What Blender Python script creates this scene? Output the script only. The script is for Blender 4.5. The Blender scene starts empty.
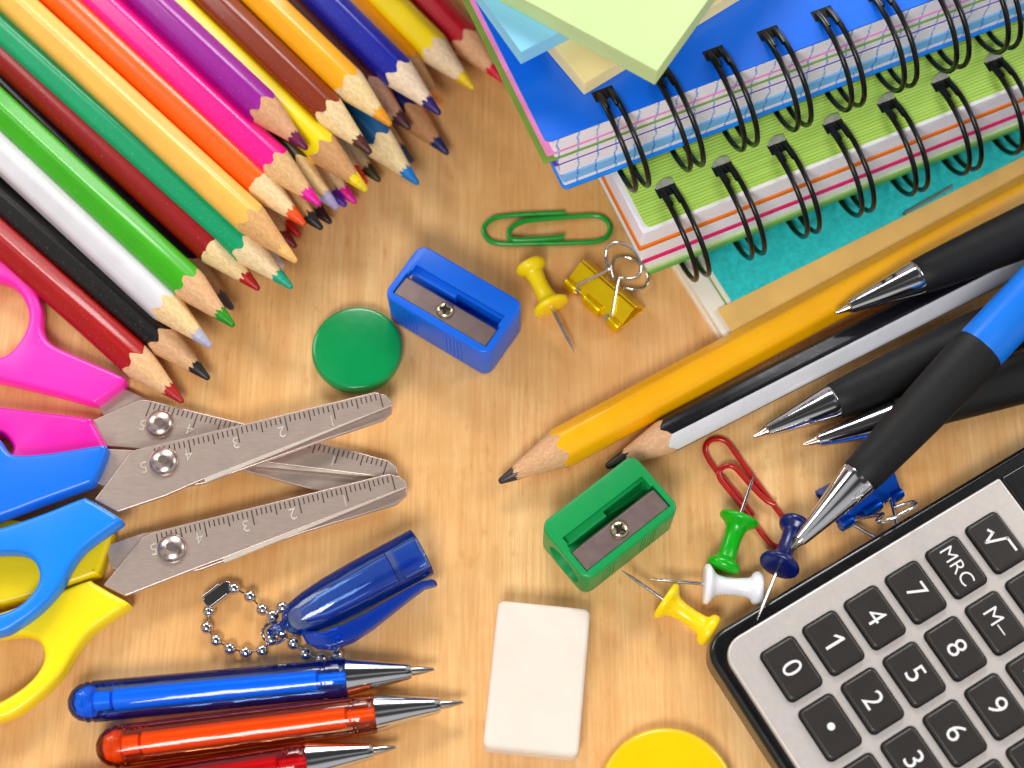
import bpy, bmesh, math, random
from mathutils import Vector as V, Matrix
R = math.radians; PI = math.pi
sin, cos = math.sin, math.cos
rnd = random.Random(11)
sc = bpy.context.scene
col = sc.collection

# ------------------------------------------------------------------ camera (world unit = 1 cm)
F = 1540.0; TILT = R(22); K = 0.02; D = F * K
CAM = V((0, -D * sin(TILT), D * cos(TILT)))
XA = V((1, 0, 0)); UA = V((0, cos(TILT), sin(TILT))); FA = V((0, sin(TILT), -cos(TILT)))
def P(px, py, z=0.0):
    d = XA * ((px - 512) / F) + UA * ((384 - py) / F) + FA
    return CAM + d * ((z - CAM.z) / d.z)
cd = bpy.data.cameras.new('camera'); cam = bpy.data.objects.new('camera', cd); col.objects.link(cam)
cam.location = CAM; cam.rotation_euler = (TILT, 0, 0)
cd.sensor_width = 36; cd.lens = F * 36 / 1024; cd.clip_start = 0.5; cd.clip_end = 400
cd.dof.use_dof = True; cd.dof.focus_distance = 29.2; cd.dof.aperture_fstop = 0.115
sc.camera = cam

# ------------------------------------------------------------------ materials
def lin(h):
    h = h.lstrip('#'); o = []
    for i in (0, 2, 4):
        c = int(h[i:i+2], 16) / 255
        o.append(c / 12.92 if c <= .04045 else ((c + .055) / 1.055) ** 2.4)
    return o
MC = {}
def nt(m): return m.node_tree.nodes, m.node_tree.links
def mixc(N, L, fac, a, b, mode='MIX'):
    n = N.new('ShaderNodeMix'); n.data_type = 'RGBA'; n.blend_type = mode
    for s, v in ((n.inputs[0], fac), (n.inputs[6], a), (n.inputs[7], b)):
        if hasattr(v, 'links') or isinstance(v, bpy.types.NodeSocket): L.new(v, s)
        elif isinstance(v, (int, float)): s.default_value = v
        else: s.default_value = (*v[:3], 1)
    return n.outputs[2]
def ramp(N, L, src, stops):
    r = N.new('ShaderNodeValToRGB'); L.new(src, r.inputs[0])
    while len(r.color_ramp.elements) < len(stops): r.color_ramp.elements.new(.5)
    for e, (p, c) in zip(r.color_ramp.elements, stops):
        e.position = p; e.color = (c, c, c, 1) if isinstance(c, (int, float)) else (*c, 1)
    return r.outputs[0]
def mapped(N, L, scale=(1, 1, 1), rot=(0, 0, 0)):
    t = N.new('ShaderNodeTexCoord'); m = N.new('ShaderNodeMapping')
    L.new(t.outputs['Object'], m.inputs[0]); m.inputs['Scale'].default_value = scale; m.inputs['Rotation'].default_value = rot
    return m.outputs[0]
def noise(N, L, vec, scale, detail=3, rough=.55):
    n = N.new('ShaderNodeTexNoise'); L.new(vec, n.inputs['Vector'])
    n.inputs['Scale'].default_value = scale; n.inputs['Detail'].default_value = detail; n.inputs['Roughness'].default_value = rough
    return n.outputs['Fac']
def bumpn(N, L, h, strength, dist=.02):
    b = N.new('ShaderNodeBump'); b.inputs['Strength'].default_value = strength; b.inputs['Distance'].default_value = dist
    L.new(h, b.inputs['Height']); return b.outputs[0]

def pm(hexc, rough=.4, metal=0.0, coat=0.0, var=.12, vs=1.5, st=(1, 1, 1), bump=0.0, bs=60, specks=0.0, sss=0.0, spec=.5, rv=.1, name='paint'):
    key = (hexc, rough, metal, coat, var, vs, st, bump, bs, specks, sss, spec)
    if key in MC: return MC[key]
    m = bpy.data.materials.new(name); m.use_nodes = True; N, L = nt(m); b = N['Principled BSDF']
    c = lin(hexc) if isinstance(hexc, str) else list(hexc)
    lum = .3 * c[0] + .6 * c[1] + .1 * c[2]
    c = [max(.0015, (lum + (x - lum) * 1.12)) * (.80 + .18 * min(1, max(c))) for x in c]
    vec = mapped(N, L, st)
    n = noise(N, L, vec, vs, 4)
    f = ramp(N, L, n, [(.3, 0.0), (.7, 1.0)])
    cc = mixc(N, L, f, [x * (1 - var) for x in c], [min(1, x * (1 + var) + .004 * var) for x in c])
    if specks:
        sp = noise(N, L, mapped(N, L), 28, 2)
        sf = ramp(N, L, sp, [(.685, 0.0), (.725, specks)])
        cc = mixc(N, L, sf, cc, [min(1, x * .5 + .45) for x in c])
    L.new(cc, b.inputs['Base Color'])
    rn = noise(N, L, mapped(N, L), 6, 5)
    mr = N.new('ShaderNodeMapRange'); L.new(rn, mr.inputs[0])
    mr.inputs[3].default_value = max(.02, rough - rv); mr.inputs[4].default_value = min(1, rough + rv)
    L.new(mr.outputs[0], b.inputs['Roughness'])
    b.inputs['Metallic'].default_value = metal; b.inputs['Coat Weight'].default_value = coat; b.inputs['Coat Roughness'].default_value = .12
    b.inputs['Specular IOR Level'].default_value = spec
    if sss:
        b.inputs['Subsurface Weight'].default_value = sss; b.inputs['Subsurface Radius'].default_value = (.3, .2, .15); b.inputs['Subsurface Scale'].default_value = .3
    if bump:
        bn = noise(N, L, mapped(N, L, st), bs, 4)
        L.new(bumpn(N, L, bn, bump), b.inputs['Normal'])
    MC[key] = m; return m

def clear_plastic(tint, edge, name='clear_plastic', rough=.03, df_=None, dfac=.13):
    m = bpy.data.materials.new(name); m.use_nodes = True; N, L = nt(m)
    out = N['Material Output']; N.remove(N['Principled BSDF'])
    lw = N.new('ShaderNodeLayerWeight'); lw.inputs['Blend'].default_value = .45
    f = ramp(N, L, lw.outputs['Facing'], [(.45, 0.0), (.97, 1.0)])
    cc = mixc(N, L, f, tint, edge)
    tr = N.new('ShaderNodeBsdfTransparent'); L.new(cc, tr.inputs[0])
    gl = N.new('ShaderNodeBsdfGlossy'); gl.inputs['Roughness'].default_value = rough
    fr = N.new('ShaderNodeFresnel'); fr.inputs[0].default_value = 1.5
    nb = noise(N, L, mapped(N, L, (.4, 3, 3)), 2.0, 2)
    bn = bumpn(N, L, nb, .12, .05); L.new(bn, gl.inputs['Normal']); L.new(bn, fr.inputs['Normal'])
    df = N.new('ShaderNodeBsdfDiffuse'); L.new(mixc(N, L, f, df_ or [x * .6 for x in tint], df_ or [x * .5 for x in edge]), df.inputs[0])
    m0 = N.new('ShaderNodeMixShader'); m0.inputs[0].default_value = dfac
    L.new(tr.outputs[0], m0.inputs[1]); L.new(df.outputs[0], m0.inputs[2])
    mx = N.new('ShaderNodeMixShader'); L.new(fr.outputs[0], mx.inputs[0]); L.new(m0.outputs[0], mx.inputs[1]); L.new(gl.outputs[0], mx.inputs[2])
    L.new(mx.outputs[0], out.inputs[0]); return m

def pencil_wood(hexc):
    key = ('pw', hexc)
    if key in MC: return MC[key]
    m = bpy.data.materials.new('pencil_wood'); m.use_nodes = True; N, L = nt(m); b = N['Principled BSDF']
    c = lin(hexc)
    n1 = noise(N, L, mapped(N, L, (2.6, 20, 20)), 1.6, 5, .65)
    f = ramp(N, L, n1, [(.35, 0.0), (.65, 1.0)])
    n2 = noise(N, L, mapped(N, L, (9, 30, 30)), 1.6, 3)
    f2 = ramp(N, L, n2, [(.58, 0.0), (.7, .55)])
    cc = mixc(N, L, f, [c[0] * .84, c[1] * .76, c[2] * .68], [min(1, x * 1.1) for x in c])
    cc = mixc(N, L, f2, cc, [c[0] * .5, c[1] * .36, c[2] * .26])
    L.new(cc, b.inputs['Base Color']); b.inputs['Roughness'].default_value = .75
    L.new(bumpn(N, L, n2, .35), b.inputs['Normal'])
    MC[key] = m; return m

def table_material():
    m = bpy.data.materials.new('beech_wood'); m.use_nodes = True; N, L = nt(m); b = N['Principled BSDF']
    rot = (0, 0, R(-4))
    big = noise(N, L, mapped(N, L, (.30, .06, 1), rot), 1.0, 3)
    base = mixc(N, L, ramp(N, L, big, [(.35, 0.0), (.65, 1.0)]), lin('dfa765'), lin('efc488'))
    band = noise(N, L, mapped(N, L, (2.1, .10, 1), rot), 1.0, 4, .6)
    base = mixc(N, L, ramp(N, L, band, [(.40, .5), (.60, 0.0)]), base, lin('d59a5a'))
    fine = noise(N, L, mapped(N, L, (16, .55, 1), rot), 1.0, 5, .65)
    base = mixc(N, L, ramp(N, L, fine, [(.40, .36), (.60, 0.0)]), base, lin('c78a4c'))
    fine2 = noise(N, L, mapped(N, L, (9, .35, 1), rot), 1.7, 3, .6)
    base = mixc(N, L, ramp(N, L, fine2, [(.54, 0.0), (.78, .4)]), base, lin('f3cd96'))
    # short medullary flecks, soft and patchy
    fk = noise(N, L, mapped(N, L, (5.2, 1.9, 1), rot), 1.0, 2, .5)
    zone = noise(N, L, mapped(N, L, (.22, .16, 1)), 1.0, 2)
    fz = N.new('ShaderNodeMath'); fz.operation = 'MULTIPLY'
    L.new(ramp(N, L, fk, [(.60, 0.0), (.74, .6)]), fz.inputs[0]); L.new(ramp(N, L, zone, [(.40, .15), (.6, 1.0)]), fz.inputs[1])
    base = mixc(N, L, fz.outputs[0], base, lin('cb8a4a'))
    pores = noise(N, L, mapped(N, L, (34, 3.2, 1), rot), 1.0, 2)
    zone2 = noise(N, L, mapped(N, L, (.15, .2, 3)), 1.3, 2)
    pz = N.new('ShaderNodeMath'); pz.operation = 'MULTIPLY'
    L.new(ramp(N, L, pores, [(.64, 0.0), (.72, .45)]), pz.inputs[0]); L.new(ramp(N, L, zone2, [(.4, .25), (.6, 1.0)]), pz.inputs[1])
    base = mixc(N, L, pz.outputs[0], base, lin('b0733a'))
    mot = noise(N, L, mapped(N, L, (.9, 1.6, 1), rot), 1.3, 3, .6)
    base = mixc(N, L, ramp(N, L, mot, [(.42, .12), (.60, 0.0)]), base, lin('cf9150'))
    mot2 = noise(N, L, mapped(N, L, (2.2, 1.5, 3), rot), 1.1, 2, .5)
    base = mixc(N, L, ramp(N, L, mot2, [(.52, 0.0), (.70, .14)]), base, lin('f2cc94'))
    L.new(base, b.inputs['Base Color'])
    b.inputs['Roughness'].default_value = .45; b.inputs['Specular IOR Level'].default_value = .35
    L.new(bumpn(N, L, pores, .06), b.inputs['Normal'])
    return m

def edge_lines(hexc, lines, pitch=.40, along=0, z_lines=True, linec='6f9fe0', name='page_edges'):
    """paper seen on its cut edge: very fine leaves, with printed ruling reaching the edge"""
    key = ('el', hexc, lines, pitch, linec)
    if key in MC: return MC[key]
    m = bpy.data.materials.new(name); m.use_nodes = True; N, L = nt(m); b = N['Principled BSDF']
    c = lin(hexc)
    leaf = noise(N, L, mapped(N, L, (.4, .4, 30)), 1.2, 4, .7)
    cc = mixc(N, L, ramp(N, L, leaf, [(.35, 0.0), (.65, 1.0)]), [x * .9 for x in c], c)
    if lines:
        vec = mapped(N, L)
        sx = N.new('ShaderNodeSeparateXYZ'); L.new(vec, sx.inputs[0])
        wob = noise(N, L, mapped(N, L, (.5, .5, 2.2)), 1.0, 2)
        ad = N.new('ShaderNodeMath'); ad.operation = 'MULTIPLY_ADD'; L.new(wob, ad.inputs[0]); ad.inputs[1].default_value = .26; L.new(sx.outputs[0], ad.inputs[2])
        md = N.new('ShaderNodeMath'); md.operation = 'WRAP'; L.new(ad.outputs[0], md.inputs[0]); md.inputs[1].default_value = 0; md.inputs[2].default_value = pitch
        lt = N.new('ShaderNodeMath'); lt.operation = 'LESS_THAN'; L.new(md.outputs[0], lt.inputs[0]); lt.inputs[1].default_value = .04
        br = noise(N, L, mapped(N, L, (1, 1, 6)), 2.5, 2)
        mm = N.new('ShaderNodeMath'); mm.operation = 'MULTIPLY'; L.new(lt.outputs[0], mm.inputs[0]); L.new(ramp(N, L, br, [(.38, .35), (.5, .95)]), mm.inputs[1])
        cc = mixc(N, L, mm.outputs[0], cc, lin(linec))
    L.new(cc, b.inputs['Base Color']); b.inputs['Roughness'].default_value = .8; b.inputs['Specular IOR Level'].default_value = .2
    L.new(bumpn(N, L, leaf, .4), b.inputs['Normal'])
    MC[key] = m; return m

def ribbed_cover(hexc):
    m = bpy.data.materials.new('ribbed_cover'); m.use_nodes = True; N, L = nt(m); b = N['Principled BSDF']
    c = lin(hexc)
    w = N.new('ShaderNodeTexWave'); w.wave_type = 'BANDS'; w.bands_direction = 'Y'; w.inputs['Scale'].default_value = 4.6; w.inputs['Distortion'].default_value = .25
    L.new(mapped(N, L), w.inputs[0])
    n = noise(N, L, mapped(N, L, (.35, 6, 1)), 1.5, 3)
    cc = mixc(N, L, w.outputs['Fac'], [x * .86 for x in c], [min(1, x * 1.1) for x in c])
    cc = mixc(N, L, ramp(N, L, n, [(.4, 0.0), (.7, .4)]), cc, [min(1, x * 1.3 + .04) for x in c])
    L.new(cc, b.inputs['Base Color']); b.inputs['Roughness'].default_value = .35
    L.new(bumpn(N, L, w.outputs['Fac'], .3, .03), b.inputs['Normal'])
    return m

CHROME = lambda: pm('d9d9dc', .09, 1.0, var=.03, rv=.04, name='chrome')
STEEL = lambda: pm('cbb7ac', .32, .58, var=.07, vs=2.0, st=(2, 14, 2), bump=.05, bs=9, rv=.06, name='brushed_steel')
NEEDLE = lambda: pm('c9c3c0', .18, 1.0, var=.05, name='needle_steel')

# ------------------------------------------------------------------ geometry
class G:
    def __init__(s): s.v = []; s.f = []; s.mi = []
    def add(s, verts, faces, mi=0, M=None):
        o = len(s.v)
        s.v += [tuple(M @ V(p)) if M else tuple(p) for p in verts]
        s.f += [tuple(i + o for i in f) for f in faces]; s.mi += [mi] * len(faces)
        return s
    def lathe(s, prof, n=36, mi=0, M=None, rfun=None):
        vs = []; fs = []
        for (x, r) in prof:
            for k in range(n):
                a = 2 * PI * k / n; vs.append((x, r * cos(a), r * sin(a)))
        for i in range(len(prof) - 1):
            for k in range(n):
                k2 = (k + 1) % n; fs.append((i * n + k, i * n + k2, (i + 1) * n + k2, (i + 1) * n + k))
        if prof[0][1] > 1e-4: fs.append(tuple(range(n - 1, -1, -1)))
        if prof[-1][1] > 1e-4: fs.append(tuple((len(prof) - 1) * n + k for k in range(n)))
        return s.add(vs, fs, mi, M)
    def box(s, lo, hi, mi=0, M=None):
        x0, y0, z0 = lo; x1, y1, z1 = hi
        return s.add([(x0, y0, z0), (x1, y0, z0), (x1, y1, z0), (x0, y1, z0), (x0, y0, z1), (x1, y0, z1), (x1, y1, z1), (x0, y1, z1)],
                     [(0, 3, 2, 1), (4, 5, 6, 7), (0, 1, 5, 4), (1, 2, 6, 5), (2, 3, 7, 6), (3, 0, 4, 7)], mi, M)
    def prism(s, out, z0, z1, holes=(), mi=0, M=None):
        loops = [list(out)] + [list(h) for h in holes]
        if not holes:
            n = len(out); vs = [(x, y, z0) for x, y in out] + [(x, y, z1) for x, y in out]
            area = sum(out[i][0] * out[(i + 1) % n][1] - out[(i + 1) % n][0] * out[i][1] for i in range(n))
            fs = [tuple(range(n - 1, -1, -1)), tuple(range(n, 2 * n))] + [(i, (i + 1) % n, n + (i + 1) % n, n + i) for i in range(n)]
            if area < 0: fs = [tuple(reversed(f)) for f in fs]
            return s.add(vs, fs, mi, M)
        bm = bmesh.new(); es = []
        for lp in loops:
            bv = [bm.verts.new((x, y, 0)) for x, y in lp]
            es += [bm.edges.new((bv[i], bv[(i + 1) % len(bv)])) for i in range(len(bv))]
        bmesh.ops.triangle_fill(bm, use_beauty=True, use_dissolve=False, edges=es)
        bm.verts.index_update(); tris = [[v.index for v in f.verts] for f in bm.faces]
        flat = [(v.co.x, v.co.y) for v in bm.verts]; bm.free()
        n = len(flat)
        vs = [(x, y, z0) for x, y in flat] + [(x, y, z1) for x, y in flat]; fs = []
        for t in tris:
            a, b, c = [flat[i] for i in t]
            ccw = (b[0] - a[0]) * (c[1] - a[1]) - (c[0] - a[0]) * (b[1] - a[1]) > 0
            if not ccw: t = t[::-1]
            fs.append(tuple(i + n for i in t)); fs.append(tuple(reversed(t)))
        o = 0
        for lp in loops:
            k = len(lp)
            for i in range(k): fs.append((o + i, o + (i + 1) % k, n + o + (i + 1) % k, n + o + i))
            o += k
        return s.add(vs, fs, mi, M)
    def rprism(s, out, z0, z1, holes=(), rad=.1, steps=4, mi=0):
        def sgn(lp): return sum(lp[i][0] * lp[(i + 1) % len(lp)][1] - lp[(i + 1) % len(lp)][0] * lp[i][1] for i in range(len(lp)))
        loops = []
        for q, lp in enumerate([out] + list(holes)):
            lp = [V(p[:2]) for p in lp]
            if (sgn(lp) > 0) != (q == 0): lp.reverse()      # material on the left of every loop
            loops.append(lp)
        inset = []
        for lp in loops:
            n = len(lp); nn = []
            for i in range(n):
                d = (lp[(i + 1) % n] - lp[i - 1]).normalized(); nn.append(V((-d.y, d.x)))
            inset.append(nn)
        prof = [(rad * (1 - cos(R(90 * k / steps))), z1 - rad * (1 - sin(R(90 * k / steps)))) for k in range(steps, -1, -1)]
        rb = rad * .6
        prof += [(rb * (1 - cos(R(90 * k / 3))), z0 + rb * (1 - sin(R(90 * k / 3)))) for k in range(0, 4)]
        bm = bmesh.new(); es = []; cap = []
        for lp, nn in zip(loops, inset):
            bv = [bm.verts.new((*(p + m * prof[0][0]), 0)) for p, m in zip(lp, nn)]
            es += [bm.edges.new((bv[i], bv[(i + 1) % len(bv)])) for i in range(len(bv))]
        bmesh.ops.triangle_fill(bm, use_beauty=True, use_dissolve=False, edges=es)
        bm.verts.index_update(); tris = [[v.index for v in f.verts] for f in bm.faces]; bm.free()
        tot = sum(len(l) for l in loops); vs = []
        for (o, z) in prof:
            for lp, nn in zip(loops, inset): vs += [(*(p + m * o), z) for p, m in zip(lp, nn)]
        fs = []
        for r_ in range(len(prof) - 1):
            o = 0
            for lp in loops:
                n = len(lp)
                for i in range(n):
                    a = r_ * tot + o + i; b = r_ * tot + o + (i + 1) % n
                    fs.append((a, b, b + tot, a + tot))
                o += n
        last = (len(prof) - 1) * tot
        for t in tris: fs.append(tuple(t)); fs.append(tuple(i + last for i in reversed(t)))
        return s.add(vs, fs, mi)
    def tube(s, pts, r, n=10, closed=False, mi=0, taper=None):
        pts = [V(p) for p in pts]; m = len(pts); vs = []; fs = []
        up = V((0, 0, 1)); prevn = None
        for i, p in enumerate(pts):
            a = pts[(i - 1) % m] if (closed or i > 0) else p
            b = pts[(i + 1) % m] if (closed or i < m - 1) else p
            t = (b - a).normalized()
            if prevn is None:
                nn = t.cross(up)
                if nn.length < .1: nn = t.cross(V((1, 0, 0)))
                nn.normalize()
            else:
                nn = (prevn - t * prevn.dot(t)).normalized()
            prevn = nn; bb = t.cross(nn)
            rr = r * (taper[i] if taper else 1)
            for k in range(n):
                an = 2 * PI * k / n; vs.append(p + nn * (rr * cos(an)) + bb * (rr * sin(an)))
        for i in range(m if closed else m - 1):
            j = (i + 1) % m
            for k in range(n):
                k2 = (k + 1) % n; fs.append((i * n + k, i * n + k2, j * n + k2, j * n + k))
        if not closed: fs += [tuple(range(n - 1, -1, -1)), tuple((m - 1) * n + k for k in range(n))]
        return s.add(vs, fs, mi)
    def sphere(s, c, r, n=14, mi=0):
        c = V(c); prof = [(r * cos(PI * i / n) * -1, max(r * sin(PI * i / n), 0)) for i in range(n + 1)]
        prof[0] = (-r, 0.00005); prof[-1] = (r, 0.00005)
        return s.lathe(prof, n + 4, mi, Matrix.Translation(c))
    def mesh(s, name):
        me = bpy.data.meshes.new(name); me.from_pydata(s.v, [], s.f); me.update()
        me.polygons.foreach_set('material_index', s.mi)
        bm = bmesh.new(); bm.from_mesh(me); bmesh.ops.recalc_face_normals(bm, faces=bm.faces); bm.to_mesh(me); bm.free()
        return me

def obj(name, g, mats, parent=None, bevel=0, seg=2, sharp=38, M=None):
    me = g.mesh(name) if isinstance(g, G) else g
    for m in (mats if isinstance(mats, (list, tuple)) else [mats]): me.materials.append(m)
    me.polygons.foreach_set('use_smooth', [True] * len(me.polygons))
    o = bpy.data.objects.new(name, me); col.objects.link(o)
    if parent: o.parent = parent
    if M: o.matrix_world = M
    if bevel:
        b = o.modifiers.new('bevel', 'BEVEL'); b.width = bevel; b.segments = seg; b.limit_method = 'ANGLE'; b.angle_limit = R(40); b.harden_normals = True
    else: me.set_sharp_from_angle(angle=R(sharp))
    return o
def tag(o, label=None, cat=None, group=None, kind=None):
    if label: o['label'] = label
    if cat: o['category'] = cat
    if group: o['group'] = group
    if kind: o['kind'] = kind
    return o
def thing(name, label, cat, M, group=None):
    o = bpy.data.objects.new(name, None); col.objects.link(o); o.empty_display_size = .3
    o.matrix_world = M if isinstance(M, Matrix) else Matrix.Translation(M)
    return tag(o, label, cat, group)
def axes(o, x, up=V((0, 0, 1)), roll=0):
    x = x.normalized(); y = up.cross(x).normalized(); z = x.cross(y)
    m = Matrix((x, y, z)).transposed().to_4x4(); m.translation = o
    return m @ Matrix.Rotation(roll, 4, 'X')
def crom(pts, k=6, closed=True):
    pts = [V(p) for p in pts]; n = len(pts); out = []
    for i in range(n if closed else n - 1):
        p0, p1, p2, p3 = (pts[(i - 1) % n], pts[i], pts[(i + 1) % n], pts[(i + 2) % n]) if closed else (pts[max(i - 1, 0)], pts[i], pts[i + 1], pts[min(i + 2, n - 1)])
        for j in range(k):
            t = j / k
            out.append(.5 * ((2 * p1) + (p2 - p0) * t + (2 * p0 - 5 * p1 + 4 * p2 - p3) * t * t + (3 * p1 - p0 - 3 * p2 + p3) * t ** 3))
    if not closed: out.append(pts[-1])
    return out
def rrect(x0, y0, x1, y1, r, n=5):
    o = []
    for cx, cy, a in ((x1 - r, y1 - r, 0), (x0 + r, y1 - r, 90), (x0 + r, y0 + r, 180), (x1 - r, y0 + r, 270)):
        for k in range(n + 1): o.append((cx + r * cos(R(a + 90 * k / n)), cy + r * sin(R(a + 90 * k / n))))
    return o
def text_g(s, size, z, M=None, thick=.004):
    cu = bpy.data.curves.new('t', 'FONT'); cu.body = s; cu.size = size; cu.align_x = 'CENTER'; cu.align_y = 'CENTER'; cu.extrude = thick; cu.resolution_u = 4; cu.offset = -.0025
    o = bpy.data.objects.new('t', cu); col.objects.link(o)
    bpy.context.view_layer.update(); dg = bpy.context.evaluated_depsgraph_get()
    me = bpy.data.meshes.new_from_object(o.evaluated_get(dg))
    vs = [v.co.copy() for v in me.vertices]; fs = [tuple(p.vertices) for p in me.polygons]
    bpy.data.objects.remove(o); bpy.data.curves.remove(cu); bpy.data.meshes.remove(me)
    xs = [v.x for v in vs]; ys = [v.y for v in vs]; c = V(((min(xs) + max(xs)) / 2, (min(ys) + max(ys)) / 2, 0))
    return G().add([v - c + V((0, 0, z)) for v in vs], fs, 0, M)
def boolean(base, cutters, bevel=0):
    def mk(g):
        o = bpy.data.objects.new('tmp', g.mesh('tmp')); col.objects.link(o); return o
    b = mk(base)
    if bevel:
        m = b.modifiers.new('b', 'BEVEL'); m.width = bevel; m.segments = 3; m.limit_method = 'ANGLE'; m.angle_limit = R(40)
    cs = [mk(c) for c in cutters]
    for c in cs:
        m = b.modifiers.new('x', 'BOOLEAN'); m.operation = 'DIFFERENCE'; m.object = c; m.solver = 'EXACT'
    bpy.context.view_layer.update(); dg = bpy.context.evaluated_depsgraph_get()
    me = bpy.data.meshes.new_from_object(b.evaluated_get(dg))
    for o in [b] + cs: bpy.data.objects.remove(o)
    return me

# ------------------------------------------------------------------ tabletop
g = G(); g.box((-32, -26, -2.5), (32, 30, 0))
tag(obj('tabletop', g, table_material(), bevel=.15), kind='structure')

# ------------------------------------------------------------------ pencils
def hexr(th, a, rd):
    if rd: return a * 1.05
    m = (th + PI / 6) % (PI / 3) - PI / 6
    r = a / cos(m); mx = a * 1.105
    return r if r < mx - .012 else mx - .012 + (r - mx + .012) * .25
def pencil(name, label, tip, ref, zt, zr, paint, lead, wood='efcfa0', roll=0, a=.335, cone=1.22, lead_len=.40, tip_r=.045, L=17.2, rd=False, stripes=None, group='coloured pencils in the pile', cat='pencil', specks=.25, lead_mat=None):
    A = P(*tip, zt); B = P(*ref, zr)
    root = thing(name, label, cat, axes(A, B - A, roll=R(roll)), group)
    n = 72; ta = (a - tip_r) / cone; ths = [2 * PI * k / n for k in range(n)]
    r2 = random.Random(hash(label) % 9999 if False else sum(map(ord, label)))
    ph = [r2.uniform(0, 6.28) for _ in range(4)]
    rag = lambda t, s: s * (.5 * sin(5 * t + ph[0]) + .5 * sin(9 * t + ph[1]) + .35 * sin(17 * t + ph[2]) + r2.uniform(-.3, .3))
    rs = [hexr(t, a, rd) for t in ths]
    xb = [(r - tip_r) / ta + rag(t, .022) for r, t in zip(rs, ths)]
    xl = [lead_len + rag(t, .05) for t in ths]
    ring = lambda xs, rr: [(x, r * cos(t), r * sin(t)) for x, r, t in zip(xs, rr, ths)]
    def skin(rings, caps=(False, False)):
        g = G(); vs = [p for r in rings for p in r]; fs = []
        for i in range(len(rings) - 1):
            for k in range(n):
                k2 = (k + 1) % n; fs.append((i * n + k, i * n + k2, (i + 1) * n + k2, (i + 1) * n + k))
        if caps[0]: fs.append(tuple(range(n)))
        if caps[1]: fs.append(tuple((len(rings) - 1) * n + k for k in range(n)))
        g.add(vs, fs); return g
    cr = lambda x: tip_r + x * ta
    body = skin([ring(xb, rs), ring([x + .03 for x in xb], [r + .006 for r in rs]), ring([4.5] * n, [r + .006 for r in rs]), ring([L] * n, [r + .006 for r in rs])], (False, True))
    if stripes:
        for i, f in enumerate(body.f):
            if len(f) == 4:
                k = i % n; t = (k + .5) * 360 / n
                body.mi[i] = 1 if (int(((t + 30) % 360) // 60) in stripes) else 0
    obj('body', body, paint, root, sharp=50)
    mid = [(p + q) / 2 for p, q in zip(xb, xl)]
    obj('sharpened_wood', skin([ring(xl, [cr(x) for x in xl]), ring(mid, [cr(x) for x in mid]), ring(xb, [r for r in rs])]), pencil_wood(wood), root, sharp=60)
    lm = lead_mat or pm(lead, .42, var=.22, vs=6, bump=.25, bs=30, name='pencil_lead')
    obj('lead', skin([ring([0.0] * n, [tip_r * .75] * n), ring([.03] * n, [tip_r + .012] * n), ring(xl, [cr(x) + .004 for x in xl])], (True, False)), lm, root, sharp=60)
    return root
def cp(color, label, tip, ref, zt, zr, lead=None, **k):
    sp = k.pop('specks', .35)
    mat = pm(color, k.pop('rough', .36), spec=.32, coat=.3, var=.05, specks=sp, rv=.06, bump=.02, bs=12, name='pencil_paint')
    return pencil('coloured_pencil', label, tip, ref, zt, zr, mat, lead or color, **k)
def lower(tip, color, label, z=.36, lead=None, s=.95, **k):
    return cp(color, label, tip, (tip[0] - 220, tip[1] - 220 * s), z, z, lead, **k)
WD, WL, WM = 'd9a878', 'f0d6a8', 'e3bd8c'
cp('aa0e18', 'red pencil lying lowest in the pile, next to the pink scissors', (183, 402), (0, 239), .37, .37, 'a81b22', roll=-4, wood='e6b98a')
cp('17120f', 'black pencil with sharpened black tip between the red and the white pencil', (209, 379), (0, 197), .40, .42, '1c1b1e', roll=6, wood='dcae82')
cp('dedadd', 'white pencil with pale grey lead beside the black pencil', (211, 347), (0, 152), .78, .9, 'b4b2c8', roll=6, wood='efcf98', specks=.0)
cp('4cae12', 'bright grass green pencil with chipped green tip', (234, 326), (0, 109), .95, 1.0, '2f8f1c', roll=-4, wood='dfb183')
cp('2c1c22', 'dark charcoal pencil with grey lead tucked between the bright green and dark red pencils', (233, 309), (0, 83), .36, .42, '5a545c', roll=0, wood='c99a73')
cp('950b10', 'dark red round pencil lying below the teal green pencil', (259, 289.5), (0, 51), .95, 1.0, 'b0151b', rd=True, wood='ecd09c', rough=.4)
cp('10a06c', 'teal green pencil with white specks near its sharpened end', (292, 288), (0, 28), 1.15, 1.2, '14a683', roll=6, wood='f0d6a8', specks=.6)
cp('f4bc68', 'peach coloured pencil with pale peach lead', (296.5, 262), (12, 0), 1.48, 1.5, 'f2b978', roll=3, wood='dba86c', specks=.1)
cp('fb6a06', 'bright orange pencil squeezed between the peach and the pink pencil', (305, 225), (62, 0), 1.3, 1.35, 'ea5a1c', rd=True, wood='f2d7a6')
cp('f2188c', 'hot pink pencil with pink lead', (320, 205), (100, 0), 1.5, 1.52, 'e0189a', roll=8, wood='e2b780')
cp('9d2596', 'purple pencil ending short with dark plum lead', (307, 149), (149, 0), 1.75, 1.75, '701048', roll=6, wood='dba67c')
cp('f6d903', 'lemon yellow pencil with yellow lead beside the purple pencil', (367, 191), (168, 0), 1.25, 1.35, 'f0cf10', roll=-7, wood='cf9b68')
cp('8a3518', 'reddish brown pencil with brown lead', (371, 153), (213, 0), 1.45, 1.5, '5a2c22', roll=6, wood='f1d5a3')
cp('f8ae12', 'golden amber pencil with orange yellow lead', (391, 125), (262, 0), 1.5, 1.5, 'f0a01a', roll=-7, wood='f3d79e')
cp('5b2222', 'dark maroon brown pencil half hidden right of the amber pencil', (410, 129), (289, 0), .85, .95, '4a2028', roll=3, wood='c99a80')
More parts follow.
